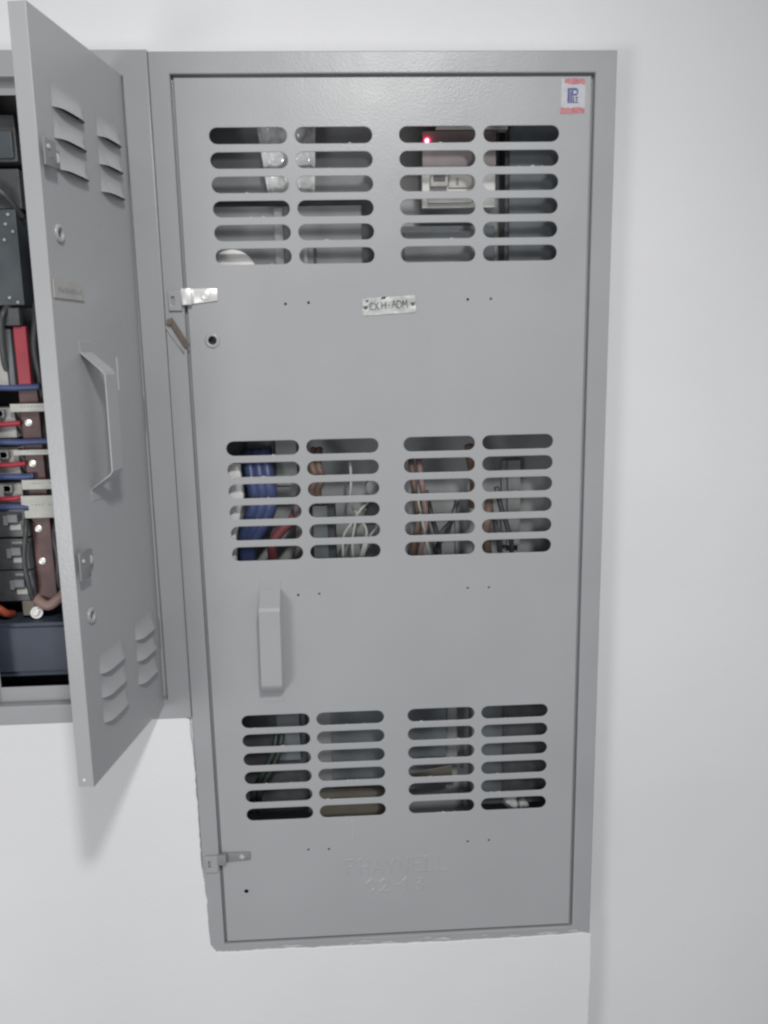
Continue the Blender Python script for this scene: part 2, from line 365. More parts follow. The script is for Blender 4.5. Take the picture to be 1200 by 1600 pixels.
# embossed maker's lettering
bm = bmesh.new()
lettering(bm, 'PHAYNELL', -0.0895, -0.5755, 0.0275, 0.0226, 0.70, 0.0023, 0.0007, jit=0.04)
lettering(bm, '02', -0.0545, -0.6095, 0.0225, 0.0225, 0.72, 0.0023, 0.0007, jit=0.05)
lettering(bm, '-', -0.0080, -0.6095, 0.0225, 0.018, 0.72, 0.0023, 0.0007)
lettering(bm, '13', 0.0060, -0.6105, 0.0225, 0.0225, 0.72, 0.0023, 0.0007, jit=0.05)
fin(bm, 'embossed_lettering', 'paint', door)
# paper sticker in the top corner: pale film, red strips, blue monogram
bm = bmesh.new()
def patch(x0, x1, z0, z1, y, mi, rag=0.0005):
    n = 10; top = [(x0+(x1-x0)*k/n, z1+random.uniform(-rag, rag)) for k in range(n+1)]; bot = [(x0+(x1-x0)*k/n, z0+random.uniform(-rag, rag)) for k in range(n+1)]
    T = [bm.verts.new((a, y, b)) for a, b in top]; B = [bm.verts.new((a, y, b)) for a, b in bot]
    for k in range(n): f = bm.faces.new((B[k], B[k+1], T[k+1], T[k])); f.material_index = mi
patch(0.2562, 0.2916, 0.6436, 0.6892, -0.0003, 0)
patch(0.2610, 0.2912, 0.6825, 0.6900, -0.0005, 1, 0.0012); patch(0.2556, 0.2912, 0.6422, 0.6505, -0.0005, 1, 0.0010)
for x0, x1, z0, z1 in ((0.2655, 0.2690, 0.6565, 0.6770), (0.2697, 0.2722, 0.6565, 0.6730), (0.2690, 0.2790, 0.6738, 0.6770), (0.2788, 0.2812, 0.6690, 0.6752), (0.2722, 0.2795, 0.6665, 0.6692),
                       (0.2730, 0.2752, 0.6565, 0.6655), (0.2752, 0.2768, 0.6565, 0.6585), (0.2776, 0.2792, 0.6565, 0.6650), (0.2792, 0.2814, 0.6635, 0.6650), (0.2792, 0.2810, 0.6604, 0.6616), (0.2792, 0.2814, 0.6565, 0.6580), (0.2722, 0.2740, 0.6692, 0.6740)):
    patch(x0, x1, z0, z1, -0.0006, 2, 0.0002)
fin(bm, 'sticker', ['sticker', 'sred', 'sblue'], door)
# paint flecks and dust sitting on the lower lips of the slots
bm = bmesh.new(); rnd = random.Random(5)
for zt, cnt in ((0.6155, 14), (0.1637, 10), (-0.2877, 34)):
    for q in range(cnt):
        k = rnd.randrange(6); cx = rnd.choice((-0.1988, -0.0758, 0.0752, 0.1986)); x = cx + rnd.uniform(-0.043, 0.043); z = zt - k*0.0335 - 0.0112
        r = rnd.uniform(0.0007, 0.0020); t = bmesh.new(); bmesh.ops.create_icosphere(t, subdivisions=1, radius=r)
        for v in t.verts: v.co = Vector((v.co.x*rnd.uniform(0.8, 2.4), v.co.y*0.6, v.co.z*rnd.uniform(0.5, 1.1)))
        merge(bm, t, 0, Matrix.Translation((x, 0.0006, z)))
tag(fin(bm, 'dust_flecks', 'scuff', door), kind='stuff')
bm = bmesh.new(); box(bm, -0.0782, -0.0772, -0.0003, 0.0001, -0.510, -0.4690); fin(bm, 'paint_run', 'scuff', door)
# latches bridging frame and door
def latch(parent, x, z, dz, mk, name='latch', tiltdeg=1.5, wide=0.040, slotted=True, fy=-0.004):
    """origin at the door edge (x = gap); strap to the right on the door, plate to the left on the frame"""
    bm = bmesh.new(); h2 = dz/2
    t = bmesh.new(); box(t, 0.005, wide, -0.0030, -0.0006, -h2, h2, 0.0009)
    for v in t.verts:                                   # rounded free end
        if v.co.x > wide-0.006: v.co.z *= 0.80
    merge(bm, t, 0)
    box(bm, -0.0085, 0.0060, -0.0105, -0.0012+0.0, -h2*1.12, h2*1.05, 0.0016)     # bent knuckle
    return fin(bm, name, mk, parent, (x, 0, z), smooth=40)
l1 = at(latch(cab, -0.2985, 0.3920, 0.0222, 'metal', wide=0.0440)); l1.rotation_euler = (0, math.radians(-3.0), 0)
l1['label'] = 'bright zinc latch strap with round bolt'
bm = bmesh.new(); cyl(bm, (0.0265, -0.0042, 0.0003), (0, -1, 0), 0.0068, 0.0035, 20, bev=0.0012); ring(bm, 0.0265, 0.0003, 0.0069, 0.0086, -0.0042, -0.0029, 20); fin(bm, 'bolt', 'metal', l1, smooth=35)
l2 = at(latch(cab, -0.2975, -0.5305, 0.0175, 'dull', wide=0.0455)); l2.rotation_euler = (0, math.radians(-0.8), 0)
l2['label'] = 'grey painted latch strap with pale bolt'
bm = bmesh.new(); cyl(bm, (0.0318, -0.0040, 0.0012), (0, -1, 0), 0.0052, 0.003, 4); fin(bm, 'bolt', 'offwhite', l2)
def hasp(parent, x0, x1, z0, z1, fy, mk='paint_frame'):
    o = panel('hasp_plate', [rect(x0, x1, z0, z1), slot((x0+x1)/2-0.002, (z0+z1)/2, 0.0046, 0.0045, 6) if False else [(a, b) for a, b in rect((x0+x1)/2-0.0055, (x0+x1)/2-0.0010, (z0+z1)/2-0.0062, (z0+z1)/2+0.0062)]], fy-0.0042, fy-0.0006, mk, parent, bev=0.0010)
    return o
at(hasp(cab, -0.3265, -0.3070, 0.3715, 0.4005, -0.004)); at(hasp(cab, -0.3275, -0.3060, -0.5545, -0.5240, -0.004))
# brown tongue hanging under the upper latch
bm = bmesh.new(); t = bmesh.new(); box(t, -0.0042, 0.0042, -0.0030, -0.0006, -0.048, 0.0, 0.0008)
merge(bm, t, 0, Matrix.Rotation(math.radians(-30), 4, 'Y')); cyl(bm, (0, -0.003, -0.004), (0, -1, 0), 0.0045, 0.004, 14)
tn = bmesh.new(); tube(tn, [Vector((-0.0065, -0.0012, -0.012)), Vector((0.018, -0.0012, -0.050))], 0.0011, 8)
tg = at(fin(bm, 'latch_tongue', 'rust', cab, (-0.3265, -0.0045, 0.3600))); tg['label'] = 'brown rusty tongue hanging below the upper latch'
fin(tn, 'wire_pin', 'offwhite', tg)

# ------------------------------------------------------------------ smaller cabinet, door standing open
cab2 = empty('electrical_cabinet', (-0.51, 0, -0.27))
tag(cab2, 'smaller grey steel breaker cabinet with its louvred door standing open', 'electrical cabinet')
def at2(o): o.location = Vector(o.location) + Vector((0.51, 0, 0.27)); return o
at2(panel('frame', [rect(-0.6925, -0.3340, -0.2735, 0.7280), rect(-0.6480, -0.3700, -0.2420, 0.6935)], -0.0072, 0.010, 'paint_frame', cab2, bev=0.0016))
at2(panel('inner_sill', [rect(-0.6920, -0.3345, -0.2730, 0.7275), rect(-0.6400, -0.3820, -0.2170, 0.6750)], 0.0130, 0.0155, 'paint_frame', cab2, bev=0.0005))
n0 = len(C.objects); casing(-0.692, -0.3347, -0.273, 0.7228, 0.016, 0.165, cab2, mk='innerdark')
for o in list(C.objects)[n0:]: at2(o)
th = math.atan2(0.98852, 0.15107)
Rm = Matrix.Rotation(0.0055, 4, 'Y') @ Matrix.Rotation(th, 4, 'Z')
W2, H2 = 0.2595, 0.9458
lv = []
for s0, s1, zs in ((0.138, 0.219, (0.8512, 0.8165, 0.7815)), (0.026, 0.098, (0.8470, 0.8120, 0.7775)), (0.138, 0.217, (0.1445, 0.1105, 0.0745)), (0.024, 0.095, (0.1480, 0.1150, 0.0785))):
    for z in zs: lv.append((-s1, -s0, z))
loops = [rect(-W2, 0, 0, H2)] + [rect(a+0.008, b-0.008, z-0.0020, z+0.0110) for a, b, z in lv] + [circ(-0.2275, 0.703, 0.006), circ(-0.2280, 0.226, 0.006)]
d2 = panel('door', loops, 0.0, 0.0016, 'paint', cab2, bev=0.0005)
d2.location = (-0.3763+0.51, -0.004, -0.2504+0.27); d2.rotation_euler = Rm.to_euler()
# folded edge of the open door: outer return, top and bottom returns
bm = bmesh.new(); LIP = 0.0215
box(bm, -W2-0.0003, -W2+0.0015, 0.0003, LIP, 0.0003, H2-0.0003, 0.0006)
box(bm, -W2+0.0017, -0.002, 0.0018, LIP-0.001, H2-0.0018, H2-0.0003); box(bm, -W2+0.0017, -0.002, 0.0018, LIP-0.001, 0.0003, 0.0018)
box(bm, -0.0018, -0.0003, 0.0018, 0.010, 0.0020, H2-0.0020); box(bm, -W2+0.0017, -W2+0.014, LIP-0.0015, LIP, 0.002, H2-0.002)
fin(bm, 'folded_edge', 'paint', d2)
bm = bmesh.new(); cyl(bm, (-W2-0.0005, 0.0125, 0.010), (-1, 0, 0), 0.0022, 0.0012, 12); fin(bm, 'screw', 'metal', d2)
# pressed louvres: hood flush at its top, standing proud over the slit
def louvre_mesh(wd):
    bm = bmesh.new(); nx = 18; hh = 0.027; rows = 8; g = {}
    for i in range(nx+1):
        u = i/nx*2-1; e = (1-abs(u)**5)
        for j in range(rows+1):
            v = j/rows; g[i, j] = bm.verts.new((u*wd/2, -0.0002 - 0.0088*e*(v*v*(1.5-0.5*v)), (hh*(1-v) if j < rows else 0)-0.004+0.003*(1-e)*(1-v)))
    for i in range(nx):
        for j in range(rows): bm.faces.new((g[i, j], g[i+1, j], g[i+1, j+1], g[i, j+1]))
    bmesh.ops.recalc_face_normals(bm, faces=bm.faces[:])
    me = bpy.data.meshes.new('louvre'); bm.to_mesh(me); bm.free(); me.materials.append(M['paint'])
    for p in me.polygons: p.use_smooth = True
    return me
lm = {}
for a, b, z in lv:
    k = round(b-a, 3)
    if k not in lm: lm[k] = louvre_mesh(k)
    link('louvre', lm[k], d2, ((a+b)/2, 0, z))
    bm = bmesh.new(); box(bm, a+0.004, b-0.004, 0.0018, 0.004, z-0.008, z+0.016); fin(bm, 'shade_backing', 'black', d2)  # added black sheet standing in for the shade inside each slit
link('handle', hme, d2, (-0.1825, 0, 0.4745))
for z, dz in ((0.788, 0.030), (0.301, 0.036)):
    bm = bmesh.new(); box(bm, -0.020, 0.008, -0.0105, -0.0080, -dz/2, dz/2, 0.0008); box(bm, 0.004, 0.0085, -0.0085, -0.0006, -dz/2+0.004, dz/2-0.004, 0.0008)
    t = bmesh.new(); box(t, 0.0085, 0.030, -0.0035, -0.0006, -dz*0.34, dz*0.34, 0.0008); merge(bm, t, 0)
    box(bm, -0.010, -0.004, -0.0112, -0.0104, -0.005, 0.005)
    fin(bm, 'latch', 'dull', d2, (-0.246, 0, z), smooth=35)
    bm = bmesh.new(); cyl(bm, (-0.246+0.020, -0.0042, z), (0, -1, 0), 0.0058, 0.003, 16, bev=0.001); fin(bm, 'bolt', 'metal', d2, smooth=35)
    bm = bmesh.new(); cyl(bm, (-0.246-0.012, -0.011, z+0.006), (0, -1, 0), 0.0026, 0.002, 12); fin(bm, 'rivet', 'metal', d2, smooth=35)
for z in (0.703, 0.226):
    bm = bmesh.new(); ring(bm, -0.2275, z, 0.0060, 0.0112, -0.0030, 0.0005); fin(bm, 'lock_collar', 'paint', d2)
    bm = bmesh.new(); cyl(bm, (-0.2275, 0.010, z), (0, -1, 0), 0.008, 0.012); fin(bm, 'lock_core', 'inner', d2)
bm = bmesh.new(); box(bm, -0.2560, -0.1775, -0.0022, -0.0004, 0.627, 0.6485, 0.0005); fin(bm, 'name_plate', 'worn', d2)
bm = bmesh.new()
for k in range(16):                                # worn, unreadable marks
    x = -0.246+k*0.0039; h_ = random.uniform(0.003, 0.007); box(bm, x, x+random.uniform(0.0008, 0.0022), -0.0025, -0.0020, 0.634, 0.634+h_)
tag(fin(bm, 'worn_print', 'dull', d2), kind='stuff')
bm = bmesh.new(); box(bm, -0.0892, -0.0878, -0.0007, -0.0001, 0.511, 0.556); fin(bm, 'scratch', 'foil', d2)
for z in (0.12, 0.47, 0.83):                       # hinge barrels on the frame side
    bm = bmesh.new(); cyl(bm, (0.0035, 0.004, z), (0, 0, 1), 0.0032, 0.05, 12); fin(bm, 'hinge', 'paint', d2, smooth=40)

# ------------------------------------------------------------------ inside the smaller cabinet
YB = 0.07
def bodies(name, mats, boxes, label, cat, group=None, bev=0.0012, base=None):
    """one thing: first box is its body, the others are parts (name, material, box)"""
    x0, x1, y0, y1, z0, z1 = boxes[0][2]
    root = empty(name, ((x0+x1)/2, y1, z0)); tag(root, label, cat, group)
    for nm, mk, b in boxes:
        bm = bmesh.new(); box(bm, b[0]-root.location.x, b[1]-root.location.x, b[2]-root.location.y, b[3]-root.location.y, b[4]-root.location.z, b[5]-root.location.z, min(bev, (b[3]-b[2])*0.3, (b[5]-b[4])*0.3))
        fin(bm, nm, mk, root)
    return root
def screws(root, pts, r=0.0045, mk='metal', y=YB):
    for x, z in pts:
        bm = bmesh.new(); cyl(bm, (x-root.location.x, y-root.location.y-0.0015, z-root.location.z), (0.25, -1, 0.2), r, 0.003, 14, bev=0.001)
        box(bm, x-root.location.x-r*0.8, x-root.location.x+r*0.8, y-root.location.y-0.0036, y-root.location.y-0.0028, z-root.location.z-0.0005, z-root.location.z+0.0005)
        fin(bm, 'screw', mk, root, smooth=35)
mb = bodies('main_breaker', None, [('body', 'darkslate', (-0.665, -0.563, YB, 0.16, 0.388, 0.530)), ('toggle', 'black', (-0.64, -0.60, YB-0.012, YB-0.0005, 0.43, 0.485)), ('terminal_cover', 'black', (-0.665, -0.556, YB+0.01, 0.16, 0.532, 0.590))],
       'dark slate main breaker in the upper part of the open cabinet', 'breaker')
screws(mb, [(-0.574, 0.522), (-0.579, 0.508), (-0.569, 0.497), (-0.583, 0.485), (-0.584, 0.399), (-0.572, 0.392)], 0.0026, 'offwhite')
bodies('terminal_box', None, [('body', 'black', (-0.660, -0.552, YB, 0.16, 0.598, 0.664)), ('lid', 'darkslate', (-0.658, -0.556, YB-0.006, YB-0.0005, 0.602, 0.640))],
       'black terminal box at the top of the open cabinet', 'terminal box')
bodies('spacer_block', None, [('body', 'offwhite', (-0.665, -0.600, YB, 0.16, 0.262, 0.352)), ('foot', 'slate', (-0.5985, -0.590, YB+0.002, 0.16, 0.262, 0.352))],
       'pale grey spacer block left of the red busbar', 'spacer')
bb = bodies('busbar', None, [('bar', 'red', (-0.587, -0.567, YB+0.006, YB+0.016, 0.262, 0.356)), ('lower_bar', 'redbrown', (-0.590, -0.560, YB+0.010, YB+0.020, -0.100, 0.2605)), ('clamp', 'black', (-0.596, -0.572, YB-0.002, YB+0.012, 0.357, 0.384))],
       'upright red insulated busbar behind the edge of the open door', 'busbar')
screws(bb, [(-0.578, 0.205), (-0.578, 0.139), (-0.579, 0.031), (-0.578, -0.024)], 0.0058, y=YB+0.010)
for k, (z, words) in enumerate(((0.205, 'uppermost white breaker just below the pale spacer block'), (0.139, 'middle one of the three white breakers in the open cabinet'), (0.084, 'lowest white breaker directly above the black breakers'))):
    q = bodies('circuit_breaker', None, [('body', 'offwhite', (-0.672, -0.600, YB+0.012, 0.155, z-0.024, z+0.024)), ('toggle', 'mod', (-0.626, -0.612, YB, YB+0.0115, z+0.010, z+0.022))],
           words, 'breaker', 'white breakers in the open cabinet')
    bm = bmesh.new(); lx = -0.620; cyl(bm, (lx-q.location.x, YB+0.008-0.155, z+0.016-q.location.z), (0, -1, 0), 0.006, 0.016, 14); fin(bm, 'terminal_screw', 'inner', q, smooth=35)
for k, (z, words) in enumerate(((0.045, 'uppermost black breaker just under the notched white label'), (-0.010, 'middle one of the three black breakers with grey label windows'), (-0.064, 'lowest black breaker just above the navy trunking'))):
    q = bodies('circuit_breaker', None, [('body', 'black', (-0.672, -0.592, YB+0.004, 0.155, z-0.026, z+0.026)), ('label_window', 'offwhite', (-0.622, -0.604, YB+0.001, YB+0.0036, z-0.014, z-0.004)), ('toggle', 'slate', (-0.622, -0.605, YB-0.008, YB+0.0036, z+0.000, z+0.014)), ('side_window', 'mod', (-0.632, -0.624, YB+0.001, YB+0.0036, z-0.006, z+0.010)), ('top_strip', 'mod', (-0.622, -0.596, YB+0.001, YB+0.0036, z+0.018, z+0.022))],
           words, 'breaker', 'black breakers in the open cabinet')
def thing(o, label, cat, group=None): return tag(o, label, cat, group)
def strip(name, x0, x1, z0, z1, y, mk, label, cat, group=None, notch=False, th=0.0015):
    bm = bmesh.new()
    if notch:
        L = [(x0, z1), (x1, z1), (x1, z0), (x0+0.004, z0), (x0+0.004, z0+0.012), (x0+0.011, z0+0.0125), (x0+0.011, z0+0.020), (x0, z0+0.022)]
        cx, cz = x0, z0
        o = panel(name, [[(a-cx, b-cz) for a, b in L]], 0, th, mk, None, bev=0.0003, loc=(cx, y, cz))
    else:
        box(bm, 0, x1-x0, 0, th, 0, z1-z0, 0.0004); o = fin(bm, name, mk, None, (x0, y, z0))
    return tag(o, label, cat, group)
for nm, x0, x1, z0, z1, nt_, lab in (('label_strip', -0.600, -0.520, 0.2235, 0.2360, False, 'white label strip just under the foot of the red busbar'), ('label_strip', -0.602, -0.515, 0.1545, 0.1625, False, 'thin white label strip between the two upper screws'),
                            ('label_strip', -0.594, -0.515, 0.0985, 0.1140, False, 'white label strip directly above the notched label plate'), ('label_plate', -0.598, -0.515, 0.0515, 0.0880, True, 'notched white label plate above the black breakers')):
    o = strip(nm, x0, x1, z0, z1, YB-0.004, 'label', lab, 'label', 'white labels in the open cabinet', nt_)
    bm = bmesh.new()
    for k in range(9):
        if random.random() < 0.85: box(bm, 0.016+k*0.0055, 0.016+k*0.0055+random.uniform(0.002, 0.004), -0.0003, 0.0001, (z1-z0)*0.58, (z1-z0)*0.58+min(0.0012, (z1-z0)*0.15))
    fin(bm, 'print', 'mod', o)
def cable(name, pts, r, mk, label, cat='wire', group=None, flat=1.0):
    P = catmull(pts); o0 = P[0].copy(); bm = bmesh.new(); tube(bm, [p-o0 for p in P], r, 10, 0, flat)
    return tag(fin(bm, name, mk, None, o0), label, cat, group)
for z, x1, lab in ((0.2610, -0.553, 'topmost blue wire crossing the foot of the red busbar'), (0.1745, -0.540, 'blue wire just above the thin white label strip'), (0.1185, -0.576, 'blue wire just above the third white label strip'), (0.0690, -0.596, 'lowest blue wire left of the notched label plate')):
    cable('blue_wire', [(-0.655, YB+0.004, z-0.001), (-0.62, YB+0.002, z+0.001), (-0.59, YB+0.003, z), (x1, YB+0.004, z+0.001)], 0.0052, 'blue', lab, 'wire', 'blue wires in the open cabinet')
for z, x1, lab in ((0.2040, -0.590, 'upper red wire entering the uppermost white breaker'), (0.1385, -0.588, 'red wire entering the middle white breaker'), (0.0835, -0.601, 'red wire entering the lowest white breaker')):
    cable('red_wire', [(-0.655, YB+0.002, z-0.001), (-0.63, YB-0.001, z), (-0.61, YB+0.001, z), (x1, YB+0.006, z+0.001)], 0.0042, 'red', lab, 'wire', 'red wires in the open cabinet')
cable('orange_wire', [(-0.665, YB-0.006, -0.095), (-0.650, YB-0.010, -0.098), (-0.641, YB-0.004, -0.108), (-0.640, YB+0.02, -0.117)], 0.0065, 'orange', 'short orange wire end above the navy trunking')
cable('pink_wire', [(-0.600, YB+0.02, -0.085), (-0.588, YB+0.004, -0.092), (-0.572, YB+0.000, -0.098), (-0.556, YB+0.006, -0.088), (-0.545, YB+0.02, -0.075)], 0.0085, 'pink', 'thick pink wire beside the large silver screw')
sc = empty('earth_screw', (-0.593, YB, -0.110)); tag(sc, 'large silver screw on a washer above the navy trunking', 'screw')
bm = bmesh.new(); cyl(bm, (0, 0.001, 0), (0.1, -1, 0.3), 0.010, 0.002, 20); fin(bm, 'washer', 'metal', sc, smooth=35)
bm = bmesh.new(); cyl(bm, (0, -0.003, 0.001), (0.1, -1, 0.3), 0.0062, 0.005, 6, bev=0.001); fin(bm, 'head', 'metal', sc)
bm = bmesh.new(); box(bm, -0.024, -0.003, 0.004, 0.02, -0.006, 0.020, 0.002); fin(bm, 'bracket', 'card', sc)
bodies('cable_trunking', None, [('body', 'navy', (-0.688, -0.345, 0.052, 0.158, -0.214, -0.1215)), ('cover', 'navy', (-0.688, -0.345, 0.046, 0.0515, -0.204, -0.128))], 'dark navy trunking across the bottom of the open cabinet', 'trunking')

for pts, r, lab in (([(-0.585, 0.095, 0.395), (-0.594, 0.066, 0.378), (-0.600, 0.064, 0.352), (-0.602, 0.070, 0.300), (-0.600, 0.09, 0.262)], 0.0052, 'black wire running down beside the pale spacer block'),
                 ([(-0.556, 0.10, 0.395), (-0.553, 0.078, 0.360), (-0.556, 0.074, 0.320), (-0.553, 0.076, 0.280), (-0.556, 0.09, 0.245)], 0.0048, 'black wire running down right of the red busbar'),
                 ([(-0.552, 0.10, 0.050), (-0.556, 0.082, 0.020), (-0.552, 0.078, -0.020), (-0.555, 0.080, -0.060), (-0.550, 0.10, -0.095)], 0.0050, 'black wire right of the lower busbar'),
                 ([(-0.640, 0.10, 0.590), (-0.612, 0.062, 0.575), (-0.590, 0.060, 0.562), (-0.570, 0.066, 0.545), (-0.560, 0.09, 0.520)], 0.0050, 'black wire looping above the main breaker'),
                 ([(-0.600, 0.09, 0.060), (-0.594, 0.062, 0.030), (-0.600, 0.060, -0.020), (-0.596, 0.062, -0.070), (-0.603, 0.09, -0.100)], 0.0042, 'black wire running down past the black breakers')):
    cable('black_wire', pts, r, 'black', lab, 'wire', 'black wires in the open cabinet')

# ------------------------------------------------------------------ inside the tall cabinet
# clear crumpled film behind the upper left slots
for (x0, x1, z0, z1, sd, lab) in ((-0.192, -0.146, 0.535, 0.660, 2.0, 'crumpled clear film behind the uppermost slots, left strip'), (-0.140, -0.102, 0.540, 0.660, 6.0, 'crumpled clear film behind the uppermost slots, right strip')):
    bm = bmesh.new(); nx, nz = 16, 40; g = {}
    for i in range(nx+1):
        for j in range(nz+1):
            u, v = i/nx, j/nz
            p = Vector((x0+(x1-x0)*u + 0.016*(1-v)*(1 if sd < 4 else -0.3), 0, z0+(z1-z0)*v))
            q = noise.noise(Vector((p.x*45, p.z*22, sd)))*0.008 + abs(noise.noise(Vector((p.x*70, p.z*40, sd+4))))*0.008
            g[i, j] = bm.verts.new((p.x-x0, q, p.z-z0))
    for i in range(nx):
        for j in range(nz): bm.faces.new((g[i, j], g[i+1, j], g[i+1, j+1], g[i, j+1]))
    tag(fin(bm, 'plastic_film', 'film', None, (x0, 0.040, z0)), lab, 'plastic film')
bodies('added_plate', None, [('plate', 'mod', (-0.292, -0.012, 0.078, 0.081, 0.545, 0.706)), ('fold', 'inner', (-0.292, -0.012, 0.0815, 0.128, 0.545, 0.548))], 'grey plate added behind the uppermost left slots to lighten them', 'added plate')  # plate added close behind the slots so they look brighter
bodies('meter_box', None, [('body', 'mod', (-0.268, -0.036, 0.070, 0.128, 0.375, 0.530)), ('cover_strip', 'inner', (-0.172, -0.158, 0.066, 0.0695, 0.40, 0.528)), ('cover_strip', 'inner', (-0.128, -0.121, 0.066, 0.0695, 0.38, 0.470)), ('cover_strip', 'black', (-0.112, -0.108, 0.066, 0.0695, 0.38, 0.470)), ('bracket', 'pale', (-0.100, -0.052, 0.058, 0.0695, 0.430, 0.4405))],
       'dark grey meter box behind the lower slots of the top left group', 'meter box')
wd = empty('cap_disc', (-0.2340, 0.032, 0.4250)); tag(wd, 'round white plastic cap behind the bottom left slot of the top group', 'cap')
bm = bmesh.new(); cyl(bm, (0, 0, 0), (0, -1, 0), 0.037, 0.012, 40, bev=0.003); fin(bm, 'cap', 'white', wd, smooth=40)
bm = bmesh.new(); cyl(bm, (0, 0.016, 0), (0, -1, 0), 0.020, 0.018, 24); fin(bm, 'stem', 'offwhite', wd, smooth=40)
nb = bodies('network_box', None, [('socket_plate', 'white', (0.058, 0.172, 0.062, 0.078, 0.523, 0.575)), ('jack', 'offwhite', (0.070, 0.097, 0.050, 0.0615, 0.5525, 0.5735)), ('jack_opening', 'black', (0.0745, 0.0925, 0.0488, 0.0495, 0.560, 0.5705)), ('label_panel', 'label', (0.0985, 0.136, 0.058, 0.0615, 0.5520, 0.5735)), ('rail', 'label', (0.066, 0.134, 0.052, 0.0615, 0.5290, 0.5375)),
            ('rib', 'mod', (0.110, 0.114, 0.0565, 0.0578, 0.556, 0.566)), ('cover', 'tint', (0.058, 0.172, 0.056, 0.078, 0.577, 0.634)), ('top_rail', 'label', (0.080, 0.190, 0.056, 0.078, 0.6355, 0.6420))],
       'white network box with jack and red light behind the upper right slots', 'network box')
bm = bmesh.new(); t = bmesh.new(); bmesh.ops.create_uvsphere(t, u_segments=12, v_segments=8, radius=0.0030); merge(bm, t, 0, Matrix.Translation((0.0655-nb.location.x, 0.0545-nb.location.y, 0.6195-nb.location.z)))
fin(bm, 'indicator_light', 'led', nb, smooth=80)
bodies('relay_box', None, [('body', 'black', (0.190, 0.290, 0.08, 0.128, 0.40, 0.66)), ('lid', 'slate', (0.196, 0.284, 0.074, 0.0795, 0.41, 0.65))], 'dark upright box behind the slots under the sticker', 'relay box')
bodies('meter_box', None, [('body', 'slate', (0.020, 0.175, 0.085, 0.128, 0.375, 0.500)), ('lid', 'mod', (0.030, 0.150, 0.079, 0.0845, 0.385, 0.492))], 'slate grey box below the white network box', 'meter box')
# middle compartment
pb = empty('junction_box', (-0.26, 0.04, -0.025)); tag(pb, 'white plastic box edge behind the left end of the middle slots', 'junction box')
panel('body', [[(x+0.26, z+0.025) for x, z in ((-0.285, -0.025), (-0.2515, -0.025), (-0.2500, 0.020), (-0.2420, 0.052), (-0.2345, 0.085), (-0.2385, 0.135), (-0.285, 0.135))]], -0.020, 0.0, 'white', pb, bev=0.003)
bm = bmesh.new(); box(bm, -0.022, -0.004, -0.0215, -0.0198, 0.030, 0.034); fin(bm, 'seam', 'offwhite', pb)
bodies('breaker_box', None, [('body', 'mod', (-0.235, -0.150, 0.095, 0.128, 0.070, 0.200)), ('lid', 'pale', (-0.187, -0.152, 0.090, 0.0945, 0.090, 0.195)), ('edge', 'black', (-0.194, -0.189, 0.088, 0.0945, 0.075, 0.195))], 'grey box behind the top left slots of the middle group', 'breaker box')
for k, (dx, lab) in enumerate(((0, 'blue cable next to the white conduit'), (0.014, 'middle blue cable right of the white conduit'), (0.027, 'blue cable nearest the red cable in the middle slots'))):
    cable('blue_cable', [(-0.232+dx, 0.085, 0.150), (-0.226+dx, 0.066, 0.110), (-0.222+dx, 0.060, 0.070), (-0.234+dx, 0.062, 0.035), (-0.245+dx*0.5, 0.075, -0.005), (-0.242, 0.10, -0.06)], 0.0108, 'blue', lab, 'cable', 'blue cables in the tall cabinet')
cable('red_cable', [(-0.150, 0.10, 0.060), (-0.160, 0.070, 0.038), (-0.180, 0.062, 0.020), (-0.196, 0.066, -0.005), (-0.198, 0.09, -0.050)], 0.0085, 'mutedred', 'red cable bending behind the lower left slots of the middle group', 'cable')
cable('dark_cable', [(-0.140, 0.09, 0.090), (-0.150, 0.06, 0.060), (-0.146, 0.056, 0.025), (-0.150, 0.060, -0.02), (-0.16, 0.08, -0.06)], 0.0100, 'tint', 'dark brownish cable right of the red cable', 'cable')
for x, lab in ((-0.124, 'brown wire at the left end of the second slot column, outer one'), (-0.114, 'brown wire at the left end of the second slot column, inner one')):
    cable('brown_wire', [(x, 0.09, 0.150), (x-0.002, 0.062, 0.125), (x+0.004, 0.056, 0.105), (x-0.004, 0.058, 0.085), (x, 0.08, 0.050)], 0.0058, 'brown', lab, 'wire', 'brown wires in the tall cabinet')
for pts, lab in (([(-0.064, 0.075, 0.130), (-0.0635, 0.058, 0.101), (-0.0650, 0.056, 0.072), (-0.060, 0.07, 0.05)], 'short upright white wire above the curved white wires'),
                 ([(-0.036, 0.075, 0.060), (-0.048, 0.060, 0.052), (-0.064, 0.056, 0.030), (-0.078, 0.056, 0.008), (-0.080, 0.058, -0.032), (-0.076, 0.08, -0.07)], 'leftmost curved white wire behind the middle slots'),
                 ([(-0.040, 0.080, 0.048), (-0.052, 0.062, 0.046), (-0.060, 0.057, 0.022), (-0.064, 0.056, -0.004), (-0.063, 0.060, -0.040), (-0.06, 0.08, -0.07)], 'second curved white wire behind the middle slots'),
                 ([(-0.062, 0.085, 0.050), (-0.050, 0.064, 0.036), (-0.040, 0.058, 0.012), (-0.050, 0.058, -0.026), (-0.052, 0.07, -0.07)], 'crossing white wire that bends down to the right'),
                 ([(-0.016, 0.085, 0.040), (-0.022, 0.062, 0.022), (-0.036, 0.056, 0.004), (-0.047, 0.058, -0.030), (-0.046, 0.08, -0.07)], 'rightmost curved white wire behind the middle slots')):
    cable('white_wire', pts, 0.0023, 'wirew', lab, 'wire', 'white wires in the tall cabinet')
bodies('terminal_block', None, [('body', 'black', (-0.130, -0.092, 0.070, 0.128, -0.06, 0.062)), ('cover', 'slate', (-0.128, -0.104, 0.064, 0.0695, -0.05, 0.058))], 'black terminal block left of the curved white wires', 'terminal block')
